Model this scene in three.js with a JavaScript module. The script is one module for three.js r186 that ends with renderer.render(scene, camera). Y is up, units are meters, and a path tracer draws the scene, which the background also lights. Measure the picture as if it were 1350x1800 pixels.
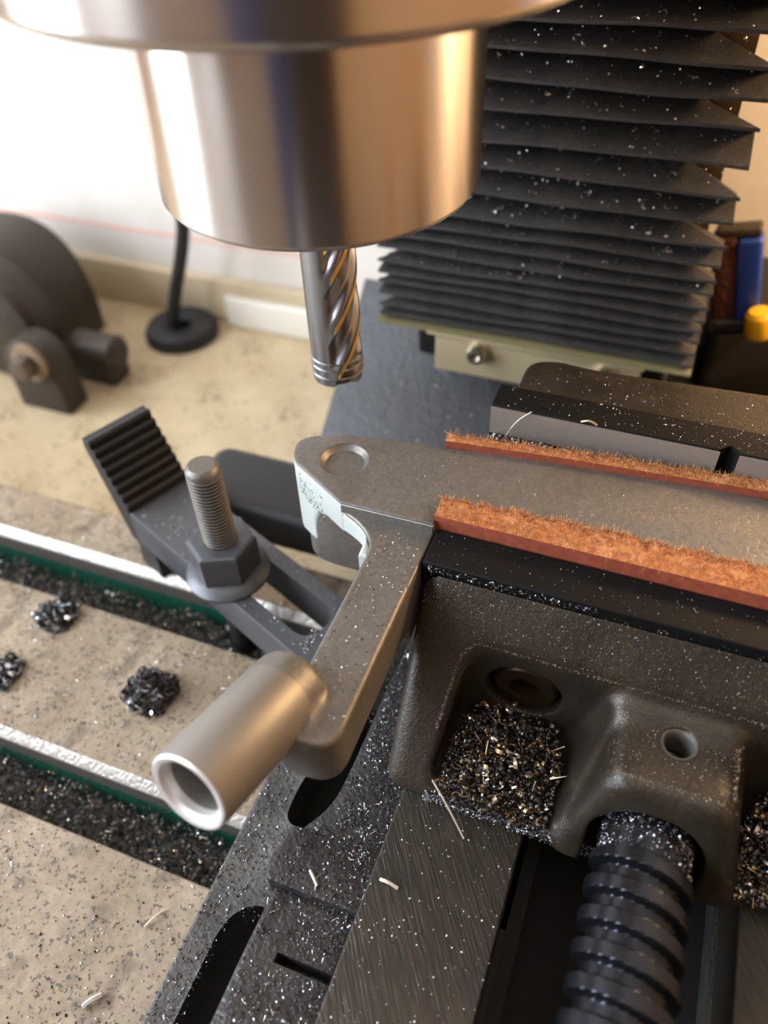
import * as THREE from 'three';
import { RectAreaLightUniformsLib } from 'three/addons/lights/RectAreaLightUniformsLib.js';
import { RoundedBoxGeometry } from 'three/addons/geometries/RoundedBoxGeometry.js';
import { mergeGeometries, mergeVertices, toCreasedNormals } from 'three/addons/utils/BufferGeometryUtils.js';
import { Brush, Evaluator, SUBTRACTION, ADDITION } from 'three-bvh-csg';

// ---------------------------------------------------------------- camera, light, exposure
// lengths in this script are millimetres; everything is scaled by S when it becomes a mesh
const S = 0.001;
const scene = new THREE.Scene();
scene.background = new THREE.Color(0x000000);
const camera = new THREE.PerspectiveCamera(2 * Math.atan(900 / 1400) * 180 / Math.PI, 1350 / 1800, 0.004, 20);
{
  const d = new THREE.Vector3(65, 1400, 1400).normalize();
  const a = new THREE.Vector3(765, -1438, 1400); a.addScaledVector(d, -a.dot(d)).normalize();
  const r = new THREE.Vector3().crossVectors(d, a); if (r.x < 0) r.negate(); r.normalize();
  // lens axes (right, down, forward) in the room's axes (x right along the table, y up, z towards the viewer)
  const right = new THREE.Vector3(r.x, -d.x, -a.x), up = new THREE.Vector3(-r.y, d.y, a.y), back = new THREE.Vector3(-r.z, d.z, a.z);
  const m = new THREE.Matrix4().makeBasis(right, up, back);
  camera.quaternion.setFromRotationMatrix(m);
}
camera.focus = 0.150;
camera.userData.fStop = 11.5;
camera.updateMatrixWorld(true);
scene.add(camera);

const renderer = new THREE.WebGLRenderer();
renderer.toneMapping = THREE.LinearToneMapping;
renderer.toneMappingExposure = 1.0;
renderer.shadowMap.enabled = true;
RectAreaLightUniformsLib.init();
const ADDED_WINDOW_LIGHT = 8.5, ADDED_WINDOW_GLOW = 8.5, ADDED_CEILING_LIGHT = 1.5, ADDED_BULB = 0.15;  // strengths of the added sources, all out of view

// ---------------------------------------------------------------- helpers
let seed = 12345;
const rnd = () => { seed = (seed + 0x6D2B79F5) | 0; let t = Math.imul(seed ^ (seed >>> 15), 1 | seed); t = (t + Math.imul(t ^ (t >>> 7), 61 | t)) ^ t; return ((t ^ (t >>> 14)) >>> 0) / 4294967296; };
const rr = (a, b) => a + (b - a) * rnd();
const gauss = () => (rnd() + rnd() + rnd() + rnd() - 2) * 0.9;
const lerp = (a, b, t) => a + (b - a) * t, clamp = (x, a = 0, b = 1) => Math.min(b, Math.max(a, x));
const smooth = (a, b, x) => { const t = clamp((x - a) / (b - a)); return t * t * (3 - 2 * t); };
const names = new Map();
function numbered(n) { const k = names.get(n) ?? 0; names.set(n, k + 1); return k ? `${n}_${String(k).padStart(3, '0')}` : n; }
const BASE = new WeakMap();
function thing(name, label, category, at = [0, 0, 0], group) {
  const o = new THREE.Group(); o.name = numbered(name); o.position.set(at[0] * S, at[1] * S, at[2] * S); scene.add(o);
  o.userData = { label, category }; if (group) o.userData.group = group; BASE.set(o, at); return o;
}
function finish(g, uv = 'box', crease = 0.55) {
  if (uv === 'box') {
    g = g.index ? g.toNonIndexed() : g;
    for (const k of Object.keys(g.attributes)) if (k !== 'position' && k !== 'normal') g.deleteAttribute(k);
    g = crease ? toCreasedNormals(g, crease) : g;
    const p = g.attributes.position, n = g.attributes.normal, u = new Float32Array(p.count * 2);
    for (let i = 0; i < p.count; i += 3) {
      const a = new THREE.Vector3().fromBufferAttribute(p, i), b = new THREE.Vector3().fromBufferAttribute(p, i + 1), c = new THREE.Vector3().fromBufferAttribute(p, i + 2);
      const f = b.clone().sub(a).cross(c.clone().sub(a)), ax = Math.abs(f.x), ay = Math.abs(f.y), az = Math.abs(f.z);
      [a, b, c].forEach((v, k) => {
        const [s, t] = ay >= ax && ay >= az ? [v.x, -v.z] : ax >= az ? [-v.z, v.y] : [v.x, v.y];
        u[(i + k) * 2] = s / 40; u[(i + k) * 2 + 1] = t / 40;
      });
    }
    g.setAttribute('uv', new THREE.BufferAttribute(u, 2));
  }
  return g;
}
// a mesh under a thing (or part of one); geometry comes in room millimetres
function part(parent, name, geo, material, o = {}) {
  let g = finish(Array.isArray(geo) ? merge(geo) : geo, o.uv ?? 'box', o.crease ?? 0.55).clone();
  const base = BASE.get(parent) ?? [0, 0, 0];
  g.translate(-base[0], -base[1], -base[2]); g.scale(S, S, S);
  const m = new THREE.Mesh(g, material); m.name = o.plain ? name : name; m.castShadow = m.receiveShadow = true;
  if (o.label) m.userData.label = o.label;
  if (o.kind) m.userData.kind = o.kind;
  BASE.set(m, base); parent.add(m); return m;
}
function structure(name, geo, material) { const m = part(scene, name, geo, material); m.userData.kind = 'structure'; m.userData.label = STRUCT[name] ?? name.replaceAll('_', ' '); return m; }
const STRUCT = { wall_back: 'off white painted wall behind the milling machine', floor: 'grey workshop floor', ceiling: 'white workshop ceiling', wall_left: 'pale wall with the added openings on the left', wall_right: 'tan panelled wall on the right', wall_front: 'brown wall behind the viewer' };
function merge(list) {
  return mergeGeometries(list.map((g) => { g = g.index ? g.toNonIndexed() : g.clone(); for (const k of Object.keys(g.attributes)) if (k !== 'position' && k !== 'normal') g.deleteAttribute(k); if (!g.attributes.normal) g.computeVertexNormals(); return g; }));
}
const box = (x0, x1, y0, y1, z0, z1, r = 0) => {
  const w = x1 - x0, h = y1 - y0, d = z1 - z0;
  const g = r ? new RoundedBoxGeometry(w, h, d, 3, Math.min(r, w / 2.01, h / 2.01, d / 2.01)) : new THREE.BoxGeometry(w, h, d);
  return g.translate((x0 + x1) / 2, (y0 + y1) / 2, (z0 + z1) / 2);
};
function outline(pts) { // straight corners [a,b]; rounded corners [a,b,r]
  const s = new THREE.Shape(), n = pts.length;
  for (let i = 0; i < n; i++) {
    const p = pts[i], r = p[2] ?? 0;
    if (!r) { i ? s.lineTo(p[0], p[1]) : s.moveTo(p[0], p[1]); continue; }
    const q = pts[(i + n - 1) % n], t = pts[(i + 1) % n];
    const a = new THREE.Vector2(q[0] - p[0], q[1] - p[1]), b = new THREE.Vector2(t[0] - p[0], t[1] - p[1]);
    const ra = Math.min(r, a.length() * 0.49), rb = Math.min(r, b.length() * 0.49); a.setLength(ra); b.setLength(rb);
    i ? s.lineTo(p[0] + a.x, p[1] + a.y) : s.moveTo(p[0] + a.x, p[1] + a.y);
    s.quadraticCurveTo(p[0], p[1], p[0] + b.x, p[1] + b.y);
  }
  s.closePath(); return s;
}
const hole = (pts) => new THREE.Path(outline(pts).getPoints(10));
function extrude(shape, depth, bevel = 0, seg = 10) {
  const g = new THREE.ExtrudeGeometry(shape, { depth: depth - 2 * bevel, bevelEnabled: bevel > 0, bevelThickness: bevel, bevelSize: bevel, bevelOffset: -bevel, bevelSegments: 2, curveSegments: seg });
  return g.translate(0, 0, bevel);
}
// plan outline of [x, z] points between two heights
const plan = (pts, y0, y1, bevel = 0, holes = []) => {
  const s = outline(pts.map(([x, z, r]) => [x, -z, r])); for (const h of holes) s.holes.push(hole(h.map(([x, z, r]) => [x, -z, r])));
  return extrude(s, y1 - y0, bevel).rotateX(-Math.PI / 2).translate(0, y0, 0);
};
// side profile of [z, y] points drawn out along x
const profileX = (pts, x0, x1, bevel = 0) => extrude(outline(pts.map(([z, y, r]) => [-z, y, r])), x1 - x0, bevel).rotateY(Math.PI / 2).translate(x0, 0, 0);
const cyl = (r0, r1, h, seg = 40) => new THREE.CylinderGeometry(r1, r0, h, seg);
const lathe = (pts, seg = 64) => new THREE.LatheGeometry(pts.map(([r, y]) => new THREE.Vector2(r, y)), seg);
const alongZ = (g) => g.rotateX(Math.PI / 2), alongX = (g) => g.rotateZ(-Math.PI / 2);
const evaluator = new Evaluator(); evaluator.attributes = ['position', 'normal']; evaluator.useGroups = false;
function csg(a, op, ...more) {
  const clean = (g) => { const k = mergeGeometries([merge([g])]); return new Brush(k); };
  let A = clean(a); A.updateMatrixWorld();
  for (const b of more) { const B = clean(b); B.updateMatrixWorld(); const R = evaluator.evaluate(A, B, op); A = new Brush(R.geometry); A.updateMatrixWorld(); }
  return A.geometry;
}
function hexagon(af, h, bevel = 0.6) {
  const pts = []; for (let i = 0; i < 6; i++) pts.push([af / Math.sqrt(3) * Math.cos(i * Math.PI / 3), af / Math.sqrt(3) * Math.sin(i * Math.PI / 3)]);
  return extrude(outline(pts), h, bevel).rotateX(-Math.PI / 2);
}
// helical thread along +y, from 0 to len
function thread(rMinor, rMajor, pitch, len, seg = 48, crest = 0.4, flank = 0.16, perPitch = 14) {
  const rows = Math.ceil(len / pitch * perPitch), pos = [], idx = [];
  for (let j = 0; j <= rows; j++) for (let i = 0; i <= seg; i++) {
    const y = len * j / rows, th = i / seg * Math.PI * 2, f = (((y / pitch - i / seg) % 1) + 1) % 1;
    const c = Math.abs(f - 0.5), r = lerp(rMajor, rMinor, smooth(crest / 2, crest / 2 + flank, c));
    pos.push(r * Math.cos(th), y, r * Math.sin(th));
  }
  for (let j = 0; j < rows; j++) for (let i = 0; i < seg; i++) { const a = j * (seg + 1) + i, b = a + seg + 1; idx.push(a, b, a + 1, b, b + 1, a + 1); }
  const cap = (j, flip) => { const c = pos.length / 3; pos.push(0, len * j / rows, 0); for (let i = 0; i < seg; i++) { const a = j * (seg + 1) + i; flip ? idx.push(c, a + 1, a) : idx.push(c, a, a + 1); } };
  cap(0, false); cap(rows, true);
  const g = new THREE.BufferGeometry(); g.setAttribute('position', new THREE.Float32BufferAttribute(pos, 3)); g.setIndex(idx); g.computeVertexNormals(); return g;
}

// a surface through the zero of a distance field (surface nets), for castings with soft blended corners
function field(f, lo, hi, h) {
  const n = [0, 1, 2].map((k) => Math.ceil((hi[k] - lo[k]) / h) + 1), at = (i, j, k) => (k * n[1] + j) * n[0] + i;
  const d = new Float32Array(n[0] * n[1] * n[2]);
  for (let k = 0; k < n[2]; k++) for (let j = 0; j < n[1]; j++) for (let i = 0; i < n[0]; i++) d[at(i, j, k)] = f(lo[0] + i * h, lo[1] + j * h, lo[2] + k * h);
  const id = new Int32Array(d.length).fill(-1), pos = [], idx = [];
  const C = []; for (let c = 0; c < 8; c++) C.push([c & 1, (c >> 1) & 1, c >> 2]);
  const E = []; for (let a = 0; a < 8; a++) for (const b of [1, 2, 4]) if (!(a & b)) E.push([a, a | b]);
  for (let k = 0; k < n[2] - 1; k++) for (let j = 0; j < n[1] - 1; j++) for (let i = 0; i < n[0] - 1; i++) {
    let m = 0; const v = []; for (let c = 0; c < 8; c++) { v[c] = d[at(i + C[c][0], j + C[c][1], k + C[c][2])]; if (v[c] < 0) m |= 1 << c; }
    if (m === 0 || m === 255) continue;
    let x = 0, y = 0, z = 0, q = 0;
    for (const [a, b] of E) if ((v[a] < 0) !== (v[b] < 0)) { const t = v[a] / (v[a] - v[b]); x += lerp(C[a][0], C[b][0], t); y += lerp(C[a][1], C[b][1], t); z += lerp(C[a][2], C[b][2], t); q++; }
    id[at(i, j, k)] = pos.length / 3; pos.push(lo[0] + (i + x / q) * h, lo[1] + (j + y / q) * h, lo[2] + (k + z / q) * h);
  }
  const quad = (a, b, c, e, fl) => { if (a < 0 || b < 0 || c < 0 || e < 0) return; fl ? idx.push(a, b, c, a, c, e) : idx.push(a, c, b, a, e, c); };
  for (let k = 1; k < n[2] - 1; k++) for (let j = 1; j < n[1] - 1; j++) for (let i = 1; i < n[0] - 1; i++) {
    const s = d[at(i, j, k)] < 0;
    if (s !== d[at(i + 1, j, k)] < 0) quad(id[at(i, j - 1, k - 1)], id[at(i, j, k - 1)], id[at(i, j, k)], id[at(i, j - 1, k)], s);
    if (s !== d[at(i, j + 1, k)] < 0) quad(id[at(i - 1, j, k - 1)], id[at(i - 1, j, k)], id[at(i, j, k)], id[at(i, j, k - 1)], s);
    if (s !== d[at(i, j, k + 1)] < 0) quad(id[at(i - 1, j - 1, k)], id[at(i, j - 1, k)], id[at(i, j, k)], id[at(i - 1, j, k)], s);
  }
  const nor = [], e = h * 0.5; for (let p = 0; p < pos.length; p += 3) { const [x, y, z] = [pos[p], pos[p + 1], pos[p + 2]]; const g = new THREE.Vector3(f(x + e, y, z) - f(x - e, y, z), f(x, y + e, z) - f(x, y - e, z), f(x, y, z + e) - f(x, y, z - e)).normalize(); nor.push(g.x, g.y, g.z); }
  const g = new THREE.BufferGeometry(); g.setAttribute('position', new THREE.Float32BufferAttribute(pos, 3)); g.setAttribute('normal', new THREE.Float32BufferAttribute(nor, 3)); g.setIndex(idx); return g;
}
const smax = (a, b, k) => { const h = Math.max(k - Math.abs(a - b), 0) / k; return Math.max(a, b) + h * h * k * 0.25; };
const smin = (a, b, k) => -smax(-a, -b, k);
// signed distance to a polygon of [x, z] points (negative inside)
function polyDistance(pts) {
  const P = outline(pts).getPoints(6);
  return (x, z) => {
    let d = 1e9, s = 1;
    for (let i = 0, j = P.length - 1; i < P.length; j = i++) {
      const ex = P[j].x - P[i].x, ey = P[j].y - P[i].y, wx = x - P[i].x, wy = z - P[i].y, t = clamp((wx * ex + wy * ey) / (ex * ex + ey * ey || 1e-9));
      d = Math.min(d, (wx - ex * t) ** 2 + (wy - ey * t) ** 2);
      const a = z >= P[i].y, b = z < P[j].y, c = ex * wy > ey * wx; if ((a && b && c) || (!a && !b && !c)) s = -s;
    }
    return s * Math.sqrt(d);
  };
}

// ---------------------------------------------------------------- procedural textures (tile = 40 mm unless repeated)
const NG = 64, lattice = new Float32Array(NG * NG * 4).map(() => rnd());
function vnoise(x, y, period, layer = 0) {
  const xi = Math.floor(x), yi = Math.floor(y), fx = x - xi, fy = y - yi, w = (t) => t * t * (3 - 2 * t);
  const at = (i, j) => lattice[layer * NG * NG + ((((j % period) + period) % period) % NG) * NG + ((((i % period) + period) % period) % NG)];
  const u = w(fx), v = w(fy);
  return lerp(lerp(at(xi, yi), at(xi + 1, yi), u), lerp(at(xi, yi + 1), at(xi + 1, yi + 1), u), v);
}
function fbm(u, v, f, oct, layer = 0) { let s = 0, a = 0.5, t = 0; for (let o = 0; o < oct; o++) { s += a * vnoise(u * f + o * 17.3 * 0, v * f, Math.min(f, 64), (layer + o) % 4); t += a; a *= 0.5; f *= 2; } return s / t; }
function tex(size, fn, srgb = true, repeat = [1, 1]) {
  const d = new Uint8Array(size * size * 4);
  for (let j = 0; j < size; j++) for (let i = 0; i < size; i++) { const c = fn(i / size, j / size, i, j), k = (j * size + i) * 4; d[k] = clamp(c[0], 0, 255); d[k + 1] = clamp(c[1], 0, 255); d[k + 2] = clamp(c[2], 0, 255); d[k + 3] = 255; }
  const t = new THREE.DataTexture(d, size, size); t.wrapS = t.wrapT = THREE.RepeatWrapping; t.magFilter = THREE.LinearFilter; t.minFilter = THREE.LinearFilter; if (srgb) t.colorSpace = THREE.SRGBColorSpace; t.repeat.set(...repeat); t.needsUpdate = true; return t;
}
const grey = (v) => [v, v, v];
const mixc = (a, b, t) => a.map((x, i) => lerp(x, b[i], t));
const grain = tex(512, (u, v) => grey(255 * (0.55 * fbm(u, v, 64, 3, 0) + 0.45 * fbm(u, v, 16, 4, 1))), false);
const fineGrain = grain.clone(); fineGrain.repeat.set(3, 3);
const speckle = (base, light, amount, cut, f = 64) => (u, v) => { const n = fbm(u, v, f, 3, 0), m = fbm(u, v, 8, 4, 1), s = smooth(cut, cut + 0.12, n); return mixc(base.map((c) => c * (0.75 + 0.5 * m)), light, s * amount * (0.4 + m)); };
const castMap = tex(1024, (u, v) => { const n = fbm(u * 2, v * 2, 64, 2, 0), m = fbm(u, v, 8, 5, 1), k = vnoise(u * 256, v * 256, 64, 3); return mixc([48, 43, 36].map((c) => c * (0.78 + 0.45 * m)), [122, 104, 76], smooth(0.62, 0.95, k) * (0.15 + 0.5 * m) * smooth(0.3, 0.7, n)); });
const dirtyCastMap = tex(1024, (u, v) => { const n = fbm(u * 2, v * 2, 64, 2, 0), m = fbm(u, v, 8, 5, 1), k = vnoise(u * 256, v * 256, 64, 3); return mixc([72, 71, 68].map((c) => c * (0.7 + 0.6 * m)), [150, 148, 144], smooth(0.72, 0.98, k) * 0.5 * n); });
const blackMap = tex(512, (u, v) => { const k = vnoise(u * 256, v * 256, 64, 3), m = fbm(u, v, 8, 4, 1); return mixc([11, 11, 11].map((c) => c * (0.7 + 0.6 * m)), [62, 60, 56], smooth(0.86, 1, k) * 0.5); });
const tableMap = tex(1024, (u, v) => { const m = fbm(u, v, 4, 5, 1), n = fbm(u, v, 64, 2, 2), k = fbm(u, v, 32, 3, 0); let c = mixc([132, 118, 97], [162, 148, 128], m); c = mixc(c, [96, 84, 70], smooth(0.55, 0.8, fbm(u, v, 8, 5, 3)) * 0.55); c = mixc(c, [60, 54, 48], smooth(0.66, 0.78, n) * 0.6); return c.map((x) => x * (0.9 + 0.2 * k)); });
const tableRough = tex(512, (u, v) => grey(255 * (0.38 + 0.4 * fbm(u, v, 8, 5, 2))), false);
const leverMap = tex(1024, (u, v) => { const n = fbm(u, v, 64, 3, 0), m = fbm(u, v, 4, 5, 2); let c = [112, 109, 104].map((x) => x * (0.9 + 0.22 * n)); c = mixc(c, [92, 88, 78], smooth(0.5, 0.75, m) * 0.35); return c; });
const pitMap = tex(512, (u, v) => grey(255 * (1 - 0.9 * smooth(0.62, 0.8, vnoise(u * 64, v * 64, 64, 3) * 0.7 + 0.3 * fbm(u, v, 16, 2, 1)))), false);
const railMap = tex(1024, (u, v) => { const l = vnoise((u * 3 + v * 2) * 32, (v * 3 - u * 2) * 3, 64, 0), l2 = vnoise((u * 3 + v * 2) * 64, (v * 2 - u) * 8, 64, 1), m = fbm(u, v, 8, 4, 2); return mixc([34, 31, 27], [66, 60, 50], 0.45 * l + 0.3 * l2 + 0.3 * m - 0.05); });
const railBump = tex(1024, (u, v) => grey(255 * (0.6 * vnoise((u * 3 + v * 2) * 32, (v * 3 - u * 2) * 3, 64, 0) + 0.4 * vnoise((u * 3 + v * 2) * 64, (v * 2 - u) * 8, 64, 1))), false);
const leatherMap = tex(1024, (u, v) => { const n = fbm(u, v, 64, 3, 0), m = fbm(u, v, 16, 4, 1); return mixc(mixc([140, 82, 44], [200, 134, 82], n), [226, 172, 122], smooth(0.5, 0.8, m) * 0.6); });
const leatherSideMap = tex(512, (u, v) => mixc([112, 52, 34], [152, 80, 56], fbm(u, v, 32, 4, 2)));
const bellowsMap = tex(512, speckle([40, 38, 36], [70, 64, 60], 0.5, 0.62));
const trayMap = tex(1024, (u, v) => { const m = fbm(u, v, 4, 5, 0), k = smooth(0.56, 0.74, fbm(u, v, 32, 3, 2) * 0.6 + 0.4 * fbm(u, v, 4, 3, 1)); return mixc(mixc([186, 166, 130], [206, 188, 154], m), [116, 100, 74], k * 0.5); });
const wallMap = tex(512, (u, v) => mixc([220, 212, 200], [228, 223, 216], fbm(u, v, 4, 4, 1)));
const woodMap = tex(512, (u, v) => mixc([150, 104, 60], [206, 160, 108], 0.7 * vnoise(u * 32 + 3 * fbm(u, v, 4, 3, 1), v * 2, 64, 2) + 0.3 * fbm(u, v, 32, 2, 0)));
const turnBump = tex(512, (u, v, i, j) => grey(255 * (0.7 * vnoise(0.5, v * 64, 64, 1) + 0.3 * lattice[(j * 7) % 4096])), false);
const scratchRough = tex(512, (u, v) => grey(255 * (0.5 + 0.5 * vnoise(u * 4, v * 64, 64, 3))), false);

const std = (o) => new THREE.MeshStandardMaterial({ side: THREE.DoubleSide, ...o });
const phys = (o) => new THREE.MeshPhysicalMaterial({ side: THREE.DoubleSide, ...o });
const M = {
  wall: std({ map: wallMap, roughness: 0.75 }), ceiling: std({ color: 0xe8e4dc, roughness: 0.9 }), floor: std({ color: 0x6f665c, roughness: 0.7 }),
  tanWall: std({ map: woodMap, roughness: 0.6 }), brownWall: std({ color: 0x8a7260, roughness: 0.8 }), paleWall: std({ color: 0xd8d0c4, roughness: 0.8 }),
  tray: std({ map: trayMap, roughness: 0.7, bumpMap: grain, bumpScale: 0.0002 }), lip: std({ color: 0xc8b898, roughness: 0.6 }), whiteLip: std({ color: 0xe6e2d6, roughness: 0.5 }), pinkLine: std({ color: 0xe8b8a8, roughness: 0.8 }),
  table: std({ map: tableMap, roughnessMap: tableRough, roughness: 1, metalness: 0.15, bumpMap: grain, bumpScale: 0.00008 }),
  tableEdge: std({ color: 0xc2beb6, metalness: 0.55, roughness: 0.4, bumpMap: grain, bumpScale: 0.0004 }),
  slotSteel: std({ color: 0x6e6a64, metalness: 0.6, roughness: 0.5, bumpMap: grain, bumpScale: 0.0001 }),
  greenPaint: std({ color: 0x0a4e3c, roughness: 0.45, bumpMap: grain, bumpScale: 0.0006 }),
  cast: std({ map: castMap, roughness: 0.32, metalness: 0.25, bumpMap: fineGrain, bumpScale: 0.00011 }),
  stepCast: std({ map: dirtyCastMap, color: 0xb0aab0, roughness: 0.45, metalness: 0.25, bumpMap: grain, bumpScale: 0.0004 }),
  dirtyCast: std({ map: dirtyCastMap, roughness: 0.5, metalness: 0.2, bumpMap: grain, bumpScale: 0.0003 }),
  black: phys({ map: blackMap, roughness: 0.6, specularIntensity: 0.35, bumpMap: fineGrain, bumpScale: 0.00004 }),
  boltGrey: std({ color: 0x6a5f52, roughness: 0.45, metalness: 0.5 }),
  bronzed: std({ color: 0x352a1e, roughness: 0.35, metalness: 0.6 }), screwBlack: std({ color: 0x3a3c42, roughness: 0.28, metalness: 0.9, bumpMap: grain, bumpScale: 0.00004 }),
  strapSteel: std({ color: 0x55575b, roughness: 0.42, metalness: 0.5, bumpMap: fineGrain, bumpScale: 0.00006 }),
  blackOxide: std({ color: 0x2c2d2f, roughness: 0.4, metalness: 0.45, bumpMap: fineGrain, bumpScale: 0.00006 }),
  gapShade: std({ color: 0x100f0e, roughness: 0.8 }),  // near-black stands in for the shade down in the gaps
  jawFace: std({ color: 0x928c84, metalness: 0.5, roughness: 0.45, bumpMap: fineGrain, bumpScale: 0.00005 }),
  rail: std({ map: railMap, metalness: 0.35, roughness: 0.45, bumpMap: railBump, bumpScale: 0.00012 }),
  lever: std({ map: leverMap, metalness: 0.5, roughness: 0.46, bumpMap: fineGrain, bumpScale: 0.00004 }),
  leverLit: std({ color: 0xbac2bd, metalness: 0.25, roughness: 0.38, bumpMap: grain, bumpScale: 0.00008 }),  // lit copy of the lever steel: light from the left painted in
  leverPitted: std({ map: leverMap, metalness: 0.5, roughness: 0.5, bumpMap: pitMap, bumpScale: 0.000035 }),
  tube: std({ color: 0x86827c, metalness: 0.6, roughness: 0.48, bumpMap: fineGrain, bumpScale: 0.00003 }),
  shinyRim: std({ color: 0xe6e4e2, metalness: 0.6, roughness: 0.34 }),
  spindle: phys({ color: 0xd2cac2, metalness: 1, roughness: 0.27, anisotropy: 0.85, anisotropyRotation: Math.PI / 2, bumpMap: turnBump, bumpScale: 0.00001 }),
  spindleDark: std({ color: 0x4a4440, metalness: 0.9, roughness: 0.4 }),
  carbide: std({ color: 0xa4a8ac, metalness: 1, roughness: 0.3 }), gold: std({ color: 0xdcb464, metalness: 0.6, roughness: 0.3 }),
  leather: std({ map: leatherMap, roughness: 0.95, bumpMap: fineGrain, bumpScale: 0.0008 }), leatherSide: std({ map: leatherSideMap, roughness: 0.55 }), fibre: std({ color: 0xffffff, roughness: 0.9 }),
  bellows: std({ map: bellowsMap, roughness: 0.7, bumpMap: fineGrain, bumpScale: 0.00005 }), bellowsWarmSide: std({ color: 0x7a6348, roughness: 0.8 }), bellowsLip: std({ color: 0x6e6848, roughness: 0.6 }),
  zinc: std({ color: 0xbcae8c, metalness: 0.55, roughness: 0.4, bumpMap: grain, bumpScale: 0.0001 }), chrome: std({ color: 0xc8c4bc, metalness: 1, roughness: 0.2 }),
  mat: std({ color: 0x2f3133, roughness: 0.45, bumpMap: grain, bumpScale: 0.0003 }), machinePaint: std({ color: 0x13100e, roughness: 0.4 }),
  rubber: std({ color: 0x1c1d1e, roughness: 0.55 }), grinderGrey: std({ color: 0x40382f, roughness: 0.5, metalness: 0.3, bumpMap: grain, bumpScale: 0.0004 }), grinderTan: std({ color: 0x8a745c, roughness: 0.6 }),
  blue: std({ color: 0x1f3f96, roughness: 0.4 }), rust: std({ map: leatherSideMap, color: 0x8a7a70, roughness: 0.9, bumpMap: grain, bumpScale: 0.002 }), yellow: std({ color: 0xf0b818, roughness: 0.4 }),
  chip: std({ color: 0xffffff, metalness: 0.85, roughness: 0.28 }), grit: std({ color: 0xffffff, roughness: 0.6, metalness: 0.3 }),
  glass: std({ color: 0x202020, emissive: 0xeef4ff, emissiveIntensity: ADDED_WINDOW_GLOW, roughness: 0.3 }), windowFrame: std({ color: 0xf0ece4, roughness: 0.5 }),
  panelGlow: std({ color: 0x202020, emissive: 0xfff0e0, emissiveIntensity: ADDED_CEILING_LIGHT }), bulb: std({ color: 0x202020, emissive: 0xffb060, emissiveIntensity: 30 }),
  addedBlue: std({ color: 0x27305c, roughness: 0.5 }), addedDarkWood: std({ color: 0x2a1d14, roughness: 0.6 }), bench: std({ map: woodMap, roughness: 0.6 }),
};

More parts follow.
